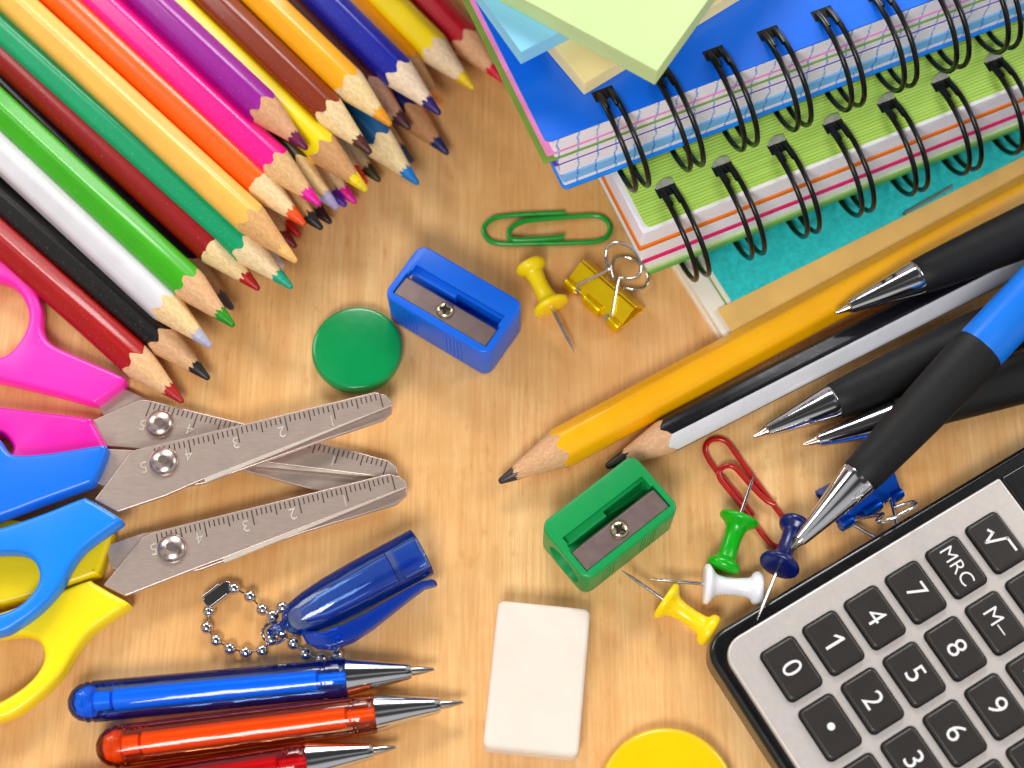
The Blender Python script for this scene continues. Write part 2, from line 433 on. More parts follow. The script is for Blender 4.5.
cp('0f5f94', 'steel blue pencil with bright blue lead lying under the brown and amber pencils', (418, 184), (243, 0), .80, .4, '1178be', roll=0, wood='f0d8a6')
cp('17209a', 'royal blue pencil with dark indigo lead', (440, 114), (325, 0), 1.3, 1.35, '33206c', roll=6, wood='f3dcc0')
cp('141a5e', 'navy pencil with navy lead, under the royal blue pencil', (448, 154), (303, 0), .38, .38, '151a52', roll=-4, wood='b98458')
cp('ec9a3c', 'light orange pencil with peach lead peeping out behind the royal blue pencil', (445, 106), (344, 0), .72, .8, 'ee9f62', roll=-4, wood='c99866')
cp('f2d31a', 'yellow pencil next to the crimson one at the right end of the pile', (474, 89), (384, 0), .8, .85, 'e8c41a', roll=8, wood='ecd2ae')
cp('b0122e', 'crimson pencil at the right end of the pile, touching the blue notebook', (503, 81), (427, 0), .42, .42, 'cf1740', roll=3, wood='dbaa80')
lower((283, 267), 'e8e6ea', 'white leaded pencil almost hidden under the peach pencil', lead='dcdae2', wood='e8c898')
lower((296, 247), '7d0d14', 'maroon pencil tip, left one of the two reds under the peach pencil', lead='7c0c18', z=.5)
lower((300, 236), 'd3201c', 'scarlet pencil tip, right one of the two reds under the orange pencil', lead='cf2626', z=.36)
lower((322, 229), '1a1614', 'black pencil tip poking out below the hot pink lead', lead='17161a', z=.9, wood='d9a86e')
lower((331, 223), '3a1024', 'dark plum pencil tip behind the black tip under the hot pink pencil', lead='33101f', z=.36)
cp('4a3d32', 'dark olive grey pencil with pale lilac lead right under the hot pink pencil', (338, 209), (135, 0), 1.0, 1.0, 'a8a2c4', wood='ecca90', roll=12)
lower((346, 206), '5a28a8', 'violet pencil tip peeping out between the lilac and magenta tips', lead='5a26b0', z=.45)
lower((356, 203), 'd8148c', 'magenta pencil tip peeping out below the lemon yellow pencil', lead='e0189c', z=.36)
lower((367, 183), 'd4281c', 'orange red pencil tip showing beside the lemon yellow lead', lead='dc3a1e', z=.6)
lower((380, 181), '3a3418', 'dark olive pencil tip showing below the brown pencil lead', lead='3a3618', z=.36)
lower((413, 162), '46506a', 'slate grey pencil tip showing behind the steel blue pencil', lead='4a5670', z=.36)

# writing pencils at the right
pencil('graphite_pencil', 'long golden yellow graphite pencil lying beside the notebooks', (499, 482), (840, 297), .36, .40, pm('ffb800', .3, coat=.25, var=.05, bump=.05, bs=10, name='pencil_paint'), '3a3032', wood='dfae82', roll=-18, a=.37, cone=1.27, lead_len=.34, tip_r=.05, group=None, lead_mat=pm('403638', .4, metal=.3, name='graphite'))
pencil('graphite_pencil', 'black and white striped graphite pencil with its tip at the green sharpener', (606, 467), (868, 334), .36, .38, [pm('121118', .3, coat=.1, name='pencil_paint'), pm('dedde2', .3, coat=.4, var=.04, name='pencil_paint')], '2a2426', wood='dcae88', roll=17, a=.335, cone=1.24, lead_len=.42, tip_r=.05, stripes=(2, 5), group=None, lead_mat=pm('2d2729', .4, metal=.3, name='graphite'))

# ------------------------------------------------------------------ push pins
def push_pin(tip, head, color, label, zt=.40, zh=.33):
    A = P(*tip, zt); B = P(*head, zh)
    L = (B - A).length; nl = L - 1.10
    root = thing('push_pin', label, 'push pin', axes(A, B - A), 'push pins scattered on the table')
    m = pm(color, .28, var=.04, sss=.15, rv=.05, name='pin_plastic')
    pr = [(0, .12), (0, .33), (.02, .37), (.06, .385), (.10, .375), (.15, .31), (.20, .235), (.26, .195), (.42, .168), (.62, .165), (.82, .185), (.88, .21), (.92, .285), (.97, .315), (1.02, .32), (1.07, .305), (1.10, .26), (1.10, .05)]
    obj('grip', G().lathe([(nl + x, r) for x, r in pr], 40), m, root, sharp=50)
    obj('needle', G().lathe([(0, .004), (.30, .034), (nl, .036), (nl + .05, .036)], 14), NEEDLE(), root)
push_pin((575, 353), (529, 263), 'fadc0c', 'yellow push pin lying near the blue sharpener, needle pointing down', zt=.22)
push_pin((755, 472), (722, 570), '0fae32', 'green push pin lying across the red paper clip', zt=.5)
push_pin((650, 579), (762, 589), 'eceaf0', 'white push pin lying below the green push pin', zt=.40)
push_pin((621, 570), (713, 633), 'f5d60a', 'yellow push pin lying beside the calculator corner below the white pin')
push_pin((757, 620), (797, 522), '0a1a5e', 'navy blue push pin under the pen tip, needle resting on the calculator edge', zt=.93, zh=.36)

# ------------------------------------------------------------------ paper clips
def paper_clip(pts, color, label, rz):
    c = P(*pts[len(pts) // 2], 0)
    path = [P(x, y, z) - c for (x, y), z in zip(pts, rz)]
    g = G().tube(crom(path, 6, False), .056, 12)
    tag(obj('paper_clip', g, pm(color, .3, coat=.4, var=.05, name='coated_wire'), M=Matrix.Translation(c)), label, 'paper clip', 'coated paper clips')
def pz(l, s, ox, oy): return [(x / s + ox, y / s + oy) for x, y in l]
gp = pz([(755, 36), (660, 40), (580, 46), (545, 55), (522, 82), (535, 112), (575, 124), (640, 124), (760, 122), (840, 118), (872, 105), (882, 80), (868, 54), (835, 44), (760, 48), (680, 55), (635, 62), (603, 78), (593, 98), (605, 112), (640, 113), (700, 110), (752, 104)], 2.844, 300, 200)
paper_clip(gp, '0f9a3c', 'green wire paper clip lying below the notebooks', [.05] * 14 + [.06, .10, .13, .14, .14, .14, .14, .14, .14])
rp = pz([(490, 306), (440, 240), (375, 165), (338, 105), (345, 72), (375, 60), (408, 72), (440, 115), (520, 225), (595, 325), (612, 360), (600, 395), (572, 406), (540, 390), (490, 325), (425, 240), (385, 188), (383, 160), (408, 146), (435, 155), (480, 205), (530, 255), (560, 270)], 3.2, 600, 420)
paper_clip(rp, 'b4141c', 'red wire paper clip lying under the green push pin', [.05] * 14 + [.07, .11, .14, .14, .14, .14, .14, .14, .14])

# ------------------------------------------------------------------ binder clips
def binder_clip(m0, m1, depth_px, color, label, over):
    """m0,m1: ends of the mouth edge in the picture; the body runs back from the mouth"""
    A = P(*m0, .25); B = P(*m1, .25); W = (B - A).length; d = depth_px
    x = (B - A).normalized(); root = thing('binder_clip', label, 'binder clip', axes(V(((A + B) / 2).to_tuple()[:2] + (0,)), x), 'binder clips')
    body = pm(color, .32, metal=.75, var=.03, name='clip_steel'); t = .045; h = W / 2; H = .58
    g = G()
    def plate(p, q):            # p,q: (y,z)
        dv = V((0, q[0] - p[0], q[1] - p[1])).normalized(); nv = V((0, -dv.z, dv.y)) * t
        pts = [V((-h, *p)), V((h, *p)), V((h, *q)), V((-h, *q))]
        g.add([v for v in pts] + [v + nv for v in pts], [(0, 3, 2, 1), (4, 5, 6, 7), (0, 1, 5, 4), (1, 2, 6, 5), (2, 3, 7, 6), (3, 0, 4, 7)])
    heel = d + .34
    plate((.0, .24), (d, H)); plate((heel, .03), (.0, .17)); plate((d + .01, H), (heel, .03))
    for zz in (.30, .15):
        for x0, x1 in ((-h, -h * .62), (-h * .30, h * .30), (h * .62, h)):
            g.lathe([(x0, .02), (x0, .09), (x0 + .02, .1), (x1 - .02, .1), (x1, .09), (x1, .02)], 16, 0, Matrix.Translation((0, -.02, zz)))
    obj('body', g, body, root, bevel=.012)
    shp = [(-.46, 0), (-.40, .18), (-.16, .70), (-.15, .80), (-.30, .92), (-.40, 1.08), (-.34, 1.28), (-.17, 1.40), (0, 1.43), (.17, 1.40), (.34, 1.28), (.40, 1.08), (.30, .92), (.15, .80), (.16, .70), (.40, .18), (.46, 0)]
    for (a0, z0) in over:       # angle of the handle (0 = back over the body, 180 = out past the mouth)
        M = Matrix.Translation((0, -.02, z0)) @ Matrix.Rotation(R(a0), 4, 'X')
        k = W / 1.38
        pts = [M @ V((x * k, y, 0)) for x, y in shp]
        obj('wire_handle', G().tube([M @ V((-.34 * k, 0, 0))] + crom(pts, 5, False) + [M @ V((.34 * k, 0, 0))], .038, 10), pm('e0dcd8', .12, 1.0, var=.03, name='nickel_wire'), root)
binder_clip((567, 281), (620, 328), .40, 'f2cc18', 'gold binder clip with wire handle folded back, near the green notebook', [(42, .32), (-2, .14)])
binder_clip((840, 525), (901, 492), .46, '1458c8', 'blue metal binder clip under the blue pen beside the calculator', [(113, .30), (168, .16)])

# ------------------------------------------------------------------ round magnets
def magnet(c, r, h, color, label, dome, cz=None):
    o = P(*c, h)
    o.z = 0
    pr = [(0, r * .97)] + [(h * .45, r), (h * .7, r * .995)] + [(h * .7 + (h * .3) * sin(R(a)), r * .93 + r * .065 * cos(R(a))) for a in (20, 50, 75)]
    pr += [(h + dome * (1 - (q ** 2)), r * .92 * q) for q in (.97, .9, .75, .55, .3, .1)] + [(h + dome, .0001)]
    g = G().lathe(pr, 72, 0, Matrix.Rotation(R(-90), 4, 'Y'))
    tag(obj('round_magnet', g, pm(color, .22, var=.04, rv=.06, name='magnet_plastic'), M=Matrix.Translation(o), sharp=55), label, 'magnet', 'round button magnets')
magnet((356.5, 347), .91, .32, '0b9455', 'shiny green round magnet left of the blue sharpener', .06)
magnet((668, 797), 1.24, .40, 'e8c40c', 'yellow round magnet at the lower edge below the eraser', .05)

# ------------------------------------------------------------------ sharpeners
def sharpener(L0, T0, R0, B0, color, label, H=1.1):
    l, t, r, b = [P(*q, H) for q in (L0, T0, R0, B0)]
    c = (l + t + r + b) / 4; u = ((t - l) + (r - b)) / 2
    L = u.length; v = ((l - b) + (t - r)) / 2; u.normalize(); v = v - u * v.dot(u); W = v.length
    c.z = 0; L += .10; W += .10
    root = thing('pencil_sharpener', label, 'pencil sharpener', axes(c, u), 'plastic pencil sharpeners')
    base = G().prism(rrect(-L / 2, -W / 2, L / 2, W / 2, .22, 7), 0, H)
    yb, ym = -.385 * W, -.03 * W
    cut = [G().box((-L * .445, yb, H - .26), (L * .445, ym + .02, H + .2)),
           G().box((-L * .43, ym - .1, H - .62), (0, ym + .085 * W, H + .2)),
           G().box((-.02, ym - .1, H - .62), (L * .42, ym + .16 * W, H + .2)),
           G().box((-L * .42, ym - .02, H - .12), (L * .425, ym + .20 * W, H + .2)),
           G().lathe([(-L / 2 - .2, .43), (-L / 2, .42), (L * .33, .14)], 32, 0, Matrix.Translation((0, -.06, H * .46)))]
    me = boolean(base, cut, bevel=.05)
    pl = pm(color, .38, var=.05, bump=.03, bs=25, rv=.06, sss=.08, name='sharpener_plastic')
    g = G()
    for side in (-1, 1):
        for x in [L * q for q in (-.30, -.265, -.23, -.195, .10, .135, .17, .205, .24)]:
            g.box((x - .018, side * W / 2 - .012, .12), (x + .018, side * W / 2 + .022, H - .14))
    bm = bmesh.new(); bm.from_mesh(me); bm.from_mesh(g.mesh('ribs')); bm.to_mesh(me); bm.free()
    body = obj('body', me, pl, root, sharp=40)
    tl = Matrix.Translation((0, (yb + ym) / 2, H - .12)) @ Matrix.Rotation(R(-4), 4, 'X')
    hw = (ym - yb) / 2 - .01; hl = L * .435
    bg = G().add([(-hl, -hw, 0), (hl, -hw, 0), (hl, hw, 0), (-hl, hw, 0), (-hl, -hw, .075), (hl, -hw, .075), (hl, hw * .80, .075), (-hl, hw * .80, .075), (hl, hw, .015), (-hl, hw, .015)],
                 [(3, 2, 1, 0), (4, 5, 6, 7), (7, 6, 8, 9), (9, 8, 2, 3), (0, 1, 5, 4), (1, 2, 8, 6, 5), (0, 4, 7, 9, 3)], 0, tl)
    bl = obj('blade', bg, pm('8d7a77', .36, .5, var=.10, vs=4, bump=.10, bs=25, name='blade_steel'), root, bevel=.008)
    dome = Matrix.Translation((-.02, (yb + ym) / 2, H - .045)) @ Matrix.Rotation(R(-90), 4, 'Y')
    sg = G().lathe([(0, .175), (.02, .178), (.045, .165), (.07, .13), (.085, .08), (.09, .0001)], 28, 0, dome)
    cross = [G().box((-.115, -.022, .05), (.115, .022, .2), 0, Matrix.Translation((-.02, (yb + ym) / 2, H - .045)) @ Matrix.Rotation(R(q), 4, 'Z')) for q in (25, 115)]
    scr = obj('screw', boolean(sg, cross), pm('d6c6a8', .2, 1.0, var=.1, name='brass_screw'), bl, sharp=40)
    g = G()
    for i_, q in enumerate((25, 115)): g.box((-.112, -.021, .052), (.112, .021, .056 + .002 * i_), 0, Matrix.Translation((-.02, (yb + ym) / 2, H - .045)) @ Matrix.Rotation(R(q), 4, 'Z'))
    obj('screw_slot', g, pm('1c1410', .6, name='slot_shadow'), bl)
sharpener((421.5, 247), (521, 302), (487, 355), (386, 293), '0868dc', 'blue plastic pencil sharpener with steel blade, beside the green magnet')
sharpener((544, 525), (631, 457), (679, 507), (586, 579), '0c9a55', 'green plastic pencil sharpener with steel blade, above the white eraser')

# ------------------------------------------------------------------ eraser
H = .60
cs = [P(*q, H) for q in ((497.5, 599), (591.5, 609), (578, 757), (483, 748))]
c = sum(cs, V()) / 4; c.z = 0
u = ((cs[1] - cs[0]) + (cs[2] - cs[3])) / 2; hx = u.length / 2; hy = ((cs[0] - cs[3]).length + (cs[1] - cs[2]).length) / 4
bm = bmesh.new(); g = G().prism(rrect(-hx, -hy, hx, hy, .13, 5), 0, H)
er = obj('eraser', g, pm('e4d8cc', .75, var=.04, vs=1.4, bump=.25, bs=9, sss=.15, spec=.2, name='eraser_rubber'), bevel=.09, seg=4, M=axes(c, u))
tag(er, 'white rectangular eraser with rounded worn edges', 'eraser')

# ------------------------------------------------------------------ scissors
def scissors(label, color, rivet, zr, blades, handles, ticks, nums, group='children\'s ruler scissors'):
    """blades / handles: (outline px, z0, z1, hole px)"""
    c = P(*rivet, zr); c.z = 0
    root = thing('scissors', label, 'scissors', c, group)
    loc = lambda pts, z: [(P(x, y, z) - c).to_2d() for x, y in pts]
    st = STEEL()
    bl = []
    for pts, z0, z1, bev in blades:
        o = obj('blade', G().prism([tuple(p) for p in loc(pts, z1)], z0, z1), st, root, bevel=.028)
        bl.append(o)
        if bev:       # ground cutting edge: a bright narrow bevel strip
            a, b = [P(*q, z1) - c for q in bev[0:2]]
            nrm = V((-(b - a).y, (b - a).x, 0)).normalized() * bev[2]
            w2 = bev[3]
            g = G().add([a, b, b + nrm, a + nrm * w2, a - V((0, 0, .03)), b - V((0, 0, .05)), b + nrm - V((0, 0, .05)), a + nrm * w2 - V((0, 0, .03))],
                        [(3, 2, 1, 0), (4, 5, 6, 7), (0, 1, 5, 4), (1, 2, 6, 5), (2, 3, 7, 6), (3, 0, 4, 7)], 0, Matrix.Translation((0, 0, .006)))
            obj('cutting_edge', g, pm('efe4d8', .3, .5, var=.03, name='ground_steel'), o)
    for pts, z0, z1, hole, colr, sm in handles:
        outl = crom(loc(pts, z1), 5)
        hl = [crom(loc(hole, z1), 6)] if hole else []
        obj('handle', G().rprism(outl, z0, z1, hl, .10), pm(colr, .36, var=.04, vs=.8, rv=.05, sss=.1, name='handle_plastic'), root, sharp=60)
    top = bl[0]; zt = blades[0][2]
    r = .28
    obj('rivet', G().lathe([(0, r), (.03, r * 1.0), (.07, r * .93), (.11, r * .75), (.135, r * .5), (.145, r * .33), (.138, r * .30), (.138, .0001)], 36, 0, Matrix.Translation((0, 0, zt)) @ Matrix.Rotation(R(-90), 4, 'Y')),
        pm('cdbbb4', .27, .95, var=.04, rv=.03, name='rivet_steel'), root)
    (ax, ay), (bx, by), n = ticks
    a = P(ax, ay, zt) - c; b = P(bx, by, zt) - c; d = (b - a); L = d.length; d.normalize(); nn = V((-d.y, d.x, 0))
    g = G(); k = 0; s = 0.02
    pitch = L / n
    for k in range(n + 1):
        ln = .30 if k % 10 == 0 else (.21 if k % 5 == 0 else .13)
        o = a + d * (k * pitch) + nn * .05
        w = d * .011; e = nn * ln; zz = V((0, 0, zt + .004 - a.z))
        g.add([o - w + zz, o + w + zz, o + w + e + zz, o - w + e + zz], [(0, 1, 2, 3)])
    ang = math.atan2(d.y, d.x)
    obj('ruler_marks', g, pm('54453f', .5, .6, name='engraving'), top)
    for s_, x, y in nums:
        p = P(x, y, zt) - c
        t = text_g(s_, .33, zt + .006, Matrix.Translation((p.x, p.y, 0)) @ Matrix.Rotation(ang, 4, 'Z') , .006)
        obj('ruler_number', t, pm('f6ebe2', .3, .6, name='embossing'), top)

# pink pair
scissors('pink handled scissors, uppermost of the three pairs', 'ff3fae', (161, 426), .2,
    [([(90, 421), (105, 446), (140, 449), (261, 462), (375, 476), (392, 477), (398, 474), (397, 467), (388, 460), (352, 450), (319, 442), (240, 422), (150, 400), (140, 399)], .22, .31, ((376, 476.5), (255, 461.5), .08, .05)),
     ([(96, 402), (122, 387), (150, 400), (375, 474), (397, 478), (391, 489), (375, 494), (340, 494), (314, 490), (241, 470), (150, 445), (105, 418)], .11, .20, None)],
    [([(-30, 255), (0, 259), (19, 267), (33, 283), (41, 306), (41, 325), (46, 338), (58, 347), (90, 361), (119, 373.5), (124.5, 377), (123, 382), (112, 391), (97, 401), (90, 401.5), (50, 391), (0, 379), (-35, 372), (-65, 352), (-77, 315), (-65, 278)], .06, .46,
      [(-20, 277), (0, 278.5), (14, 286), (24.6, 301), (28, 318), (23, 334), (12, 349), (0, 356), (-20, 358), (-42, 345), (-52, 318), (-44, 293)], 'fb46b4', False),
     ([(-40, 400), (0, 406), (28, 409.5), (86, 417), (93, 422.5), (107, 448), (106, 455), (98, 461), (50, 470), (10, 478), (-30, 480), (-70, 470), (-85, 440), (-70, 412)], .06, .46,
      [(-20, 432), (0, 433), (9, 440), (12, 449), (7, 456), (-8, 462), (-40, 462), (-55, 448), (-42, 435)], 'f42ea6', False)],
    ((388, 459), (152, 400), 50), [('5', 143, 425), ('4', 190, 430), ('1', 333, 461)])
# blue pair, over the pink one
scissors('blue handled scissors, crossing over the pink handled pair', '1277d8', (164, 462), .7,
    [([(94, 499.5), (129, 453), (136, 449), (240, 424.5), (375, 391.5), (386, 394.5), (392, 401), (393, 405), (204, 479), (165, 496), (117, 512)], .62, .71, ((393, 404.5), (204, 478.5), .09, .05)),
     ([(100, 448), (140, 450), (393, 404), (391.5, 413), (383, 420.5), (324, 440), (204, 483.5), (165, 490), (104, 486), (94, 482)], .51, .60, None)],
    [([(-70, 418), (-30, 424), (-4, 436), (4, 447), (15, 454), (50, 452), (98, 444.5), (105, 445), (106, 450), (99, 468), (92, 481), (84, 485), (40, 501), (0, 516), (-60, 535), (-80, 480)], .50, .90, None, '0f72dc', False),
     ([(-40, 536), (0, 527), (42, 513), (80, 498), (88, 498.5), (105, 508), (119, 517), (120, 521), (107, 530), (83, 548), (69, 566), (58, 587), (39, 608), (19, 623), (0, 633), (-35, 638), (-70, 625), (-85, 590), (-70, 555)], .56, .96,
      [(-20, 554), (0, 551.5), (19.5, 552.5), (33, 560), (38.5, 574.5), (34, 589), (19.5, 604), (0, 613), (-25, 617), (-50, 605), (-57, 585), (-45, 565)], '1a84e4', False)],  # lighter blue than the upper handle: light put into the colour
    ((379, 391), (154, 446), 47), [('5', 144, 467), ('4', 189, 455), ('3', 236, 443), ('2', 282, 432), ('1', 332, 421)])
# yellow pair
scissors('yellow handled scissors, lowest of the three pairs', 'f0d40c', (173, 550), .4,
    [([(103, 585), (142, 537), (153, 531.5), (240, 510), (388, 473.4), (399, 475.5), (406, 481), (407, 487), (223, 558.5), (200, 567), (125, 596)], .40, .49, ((407, 487), (223, 558.5), .09, .05)),
     ([(105, 545), (142, 533), (407, 487), (407, 495), (396, 504.5), (302, 533), (200, 570), (150, 580), (111, 568)], .29, .38, None)],
    [([(-60, 500), (-10, 513), (20, 520), (70, 524), (107, 529.5), (111, 534), (105, 553), (99, 570), (93, 575), (50, 590), (0, 604), (-50, 612), (-85, 560)], .10, .50, None, 'ead00c', False),
     ([(-40, 622), (0, 612), (49, 594), (86, 580.5), (93, 582), (110, 592), (126, 601), (126.5, 605), (107, 618.5), (88, 633), (73, 652), (58.6, 675), (39, 695), (19.5, 710), (0, 719), (-35, 724), (-70, 710), (-85, 675), (-70, 640)], .15, .58,
      [(-20, 640), (0, 636), (19.5, 634), (36, 639), (43.3, 652.6), (40, 667), (26, 684), (0, 701), (-25, 707), (-50, 695), (-57, 670), (-45, 650)], 'f6dc10', False)],
    ((391, 473), (156, 531.5), 50), [('5', 154, 549), ('4', 200, 538), ('3', 246, 526), ('2', 293, 514), ('1', 345, 501)])

# ------------------------------------------------------------------ transparent ball pens at the lower left
def clear_pen(tip, end, zt, ze, r, tint, edge, ink, dfc, label, k=1.0, Lfix=None):
    A = P(*tip, zt); B = P(*end, ze)
    root = thing('ballpoint_pen', label, 'pen', axes(A, B - A), 'clear coloured ballpoint pens')
    L = Lfix or (B - A).length
    cp_ = clear_plastic(tint, edge, df_=dfc)
    obj('tip', G().lathe([(0, .012), (.03, .03), (.28, .075), (.42, .085), (.43, .10), (.47, .10), (.48, .12)], 24), pm('cfc6be', .15, 1.0, name='pen_tip'), root)
    obj('nose_cone', G().lathe([(.42, .08), (.44, .13), (.50, .15), (.56, .158), (1.52, r * .92), (1.61, r * .95), (1.63, r * .7)], 40), CHROME(), root, sharp=30)
    b0 = 1.62
    pr = [(b0, r * .72), (b0, r * .97), (b0 + .05, r * 1.01), (b0 + .10, r * .97), (b0 + .14, r), (b0 + .36, r), (b0 + .38, r * .96), (b0 + .43, r * .96), (b0 + .46, r), (b0 + .62, r), (L - .9, r * 1.05), (L - .48, r * 1.06), (L - .45, r * 1.0), (L - .41, r * 1.0), (L - .38, r * 1.05), (L - .35, r * 1.04), (L - .32, r * .98), (L - .22, r * .93), (L - .10, r * .70), (L - .03, r * .4), (L, .0001)]
    obj('barrel', G().lathe(pr, 44), cp_, root, sharp=25)
    ri = r * .52
    obj('ink_refill', G().lathe([(b0 - .1, ri * .6), (b0 + .5, ri * .62), (b0 + .55, ri), (L - .85, ri * 1.05), (L - .82, ri * .8)], 28), pm(ink, .35, var=.05, name='ink_tube'), root)
    obj('end_plug', G().lathe([(L - .8, ri * .5), (L - .78, ri * .9), (L - .5, ri * .95), (L - .48, r * .8), (L - .34, r * .82), (L - .18, r * .6), (L - .15, .001)], 28), pm(ink, .3, var=.05, name='plug'), root)
clear_pen((435, 669), (68, 704), .36, .40, .355, (.45, .70, 1.0), (.05, .12, .78), (.01, .34, 1.0), (.004, .03, .5), 'clear blue ballpoint pen lying below the pen cap')
clear_pen((464, 702), (96, 749), .34, .38, .36, (1.0, .68, .40), (.85, .14, .04), (.92, .175, .004), (.55, .04, .004), 'clear orange ballpoint pen below the blue pen')
clear_pen((397, 747), (30, 806), .34, .38, .36, (.98, .34, .36), (.70, .03, .06), (.62, .03, .04), (.4, .006, .015), 'clear dark red ballpoint pen, cut off by the lower edge')

# pen cap
A = P(284, 626, .5); B = P(422, 552, .52)
root = thing('pen_cap', 'clear blue pen cap with clip and key chain ring', 'pen cap', axes(A, B - A)); L = (B - A).length
capm = clear_plastic((.55, .76, 1.0), (.04, .12, .78), rough=.04, df_=(.003, .075, .70), dfac=.17)
r = .47
outer = [(0.0, .10), (.03, .16), (.10, .25), (.16, .30), (.26, .335), (.55, .40), (1.0, r * .95), (1.6, r), (L - .01, r * 1.02), (L, r)]
outer[0] = (-.02, .0001)
outer += [(L + .01, r * .97), (L, r * .90), (L - .05, r * .88), (L - .5, r * .87)]
g = G().lathe(outer, 44); g.f.pop(); g.mi.pop()
obj('cap_shell', g, capm, root, sharp=35)
g = G().lathe([(.35, .0001), (.40, .16), (.8, r * .66), (L - .66, r * .80), (L - .64, r * .86)], 32); g.f.pop(); g.mi.pop()
obj('inner_sleeve', g, clear_plastic((.62, .80, 1.0), (.06, .16, .8), df_=(.01, .10, .7), dfac=.12), root)
g = G()
sec = [(0.22, -.34, .10), (.35, -.50, .16), (.6, -.66, .17), (1.0, -.71, .17), (1.4, -.70, .16), (1.85, -.65, .15), (2.3, -.60, .14), (2.6, -.58, .13), (2.78, -.63, .12), (2.85, -.66, .08)]
vs = []; fs = []
for i, (x, y, hw) in enumerate(sec):
    th = (.16, .17, .17, .17, .15, .12, .09, .07, .07, .06)[i]
    vs += [(x, y - th, -hw), (x, y + th, -hw), (x, y + th, hw), (x, y - th, hw)]
for i in range(len(sec) - 1):
    for k_ in range(4): fs.append((i * 4 + k_, i * 4 + (k_ + 1) % 4, i * 4 + 4 + (k_ + 1) % 4, i * 4 + 4 + k_))
fs += [(3, 2, 1, 0), tuple(len(vs) - 4 + q for q in range(4))]
g.add(vs, fs); obj('clip', g, clear_plastic((.25, .42, .95), (.02, .06, .6), df_=(.004, .07, .65), dfac=.3), root, bevel=.05, seg=3)
ringp = [V((-.12 + .17 * cos(t), .02, .17 * sin(t))) for t in [2 * PI * q / 24 for q in range(24)]]
obj('loop', G().tube(ringp, .06, 10, True), capm, root)

# ball chain with jump ring
s, ox, oy = 3.097, 180, 520
bd = [(168, 212), (192, 220), (214, 233), (233, 249), (250, 268), (263, 288), (297, 300), (299, 280), (318, 271)]
bd2 = [(90, 284), (79, 322), (86, 342), (99, 360), (117, 377), (138, 390), (160, 401), (183, 407), (205, 410), (225, 410), (244, 407), (261, 402), (273, 392), (280, 377), (292, 350), (312, 345), (330, 361), (348, 378), (365, 396), (384, 412), (405, 424), (428, 431), (452, 434), (472, 430), (487, 420), (495, 405), (497, 389), (492, 372)]
c = P(240, 620, 0)
root = thing('ball_chain', 'silver ball chain loop lying at the end of the blue pen cap', 'key chain', c)
steelb = pm('d8d2cf', .12, 1.0, var=.04, name='chain_steel')
for lst, z0 in ((bd, .20), (bd2, .13)):
    pts = [P(x / s + ox, y / s + oy, z0 + (.10 if (lst is bd2 and 12 <= i <= 14) else 0) + (.25 if lst is bd and i > 5 else 0)) - c for i, (x, y) in enumerate(lst)]
    cum = [0]
    for a, b in zip(pts, pts[1:]): cum.append(cum[-1] + (b - a).length)
    n = int(cum[-1] / .305); q = []
    for i in range(n + 1):
        t = cum[-1] * i / n; j = max(k_ for k_ in range(len(cum)) if cum[k_] <= t + 1e-9); j = min(j, len(pts) - 2)
        q.append(pts[j].lerp(pts[j + 1], (t - cum[j]) / (cum[j + 1] - cum[j])))
    for p in q: obj('bead', G().sphere(p, .122, 12), steelb, root, sharp=80)
    obj('link_wire', G().tube(q, .022, 6), steelb, root)
A = P(205, 605, .22) - c; B = P(232, 584, .22) - c
M = axes((A + B) / 2, B - A); hl = (B - A).length / 2
g = G().prism(rrect(-hl, -.13, hl, .13, .12, 5), -.05, .05, (), 0, M); g.box((-hl * .9, -.15, -.10), (hl * .4, -.10, .10), 0, M); g.box((-hl * .9, .10, -.10), (hl * .4, .15, .10), 0, M)
obj('connector', g, steelb, root, bevel=.02)
rc = P(274, 633, .26) - c; M = axes(rc, V((.9, .45, .25)), roll=R(35))
obj('jump_ring', G().tube([M @ V((.21 * cos(t), .21 * sin(t), 0)) for t in [2 * PI * q / 28 for q in range(28)]], .035, 8, True), steelb, root)

# ------------------------------------------------------------------ gripped ball pens at the right
def grip_pen(tip, ref, zt, zr, label, barrel, grip_len=3.6, r0=.345, r1=.47, cone=1.95, gl=None, total=14.2):
    A = P(*tip, zt); B = P(*ref, zr)
    root = thing('ballpoint_pen', label, 'pen', axes(A, B - A), 'rubber gripped ballpoint pens')
    obj('tip', G().lathe([(0, .02), (.02, .035), (.26, .085), (.28, .10), (.34, .105), (.35, .12)], 24), pm('d8c8ba', .14, 1.0, name='pen_tip'), root)
    obj('nose_cone', G().lathe([(.30, .09), (.32, .125), (.40, .14), (cone - .12, r0 * .97), (cone - .03, r0 * .985), (cone, r0 * .96), (cone, .1)], 44), CHROME(), root, sharp=30)
    e = cone + grip_len
    pr = [(cone - .02, .2), (cone - .02, r0 - .02), (cone + .02, r0 + .012)]
    for q in range(1, 13):
        t = q / 12; pr.append((cone + .02 + (grip_len - .05) * t, r0 + .012 + (r1 - r0) * min(1, t * 1.15) ** .8))
    pr += [(e, r1 - .02), (e, .3)]
    obj('grip', G().lathe(pr, 48), pm('121113', .6, var=.15, vs=8, bump=.05, bs=60, specks=.05, spec=.35, name='black_rubber'), root, sharp=35)
    obj('barrel', G().lathe([(e - .02, .3), (e - .02, r1 - .03), (e + .02, r1 - .012), (e + 3, r1 - .02), (total - .6, r1 - .06), (total - .55, .3), (total - .5, .2), (total, .19), (total + .02, .1)], 48), barrel, root, sharp=35)
blackp = pm('17161a', .35, var=.05, coat=.3, name='barrel_plastic')
grip_pen((835, 313), (1024, 232), 1.02, 1.25, 'black pen with silver cone resting on the yellow pencil', blackp, r1=.55, cone=1.83)
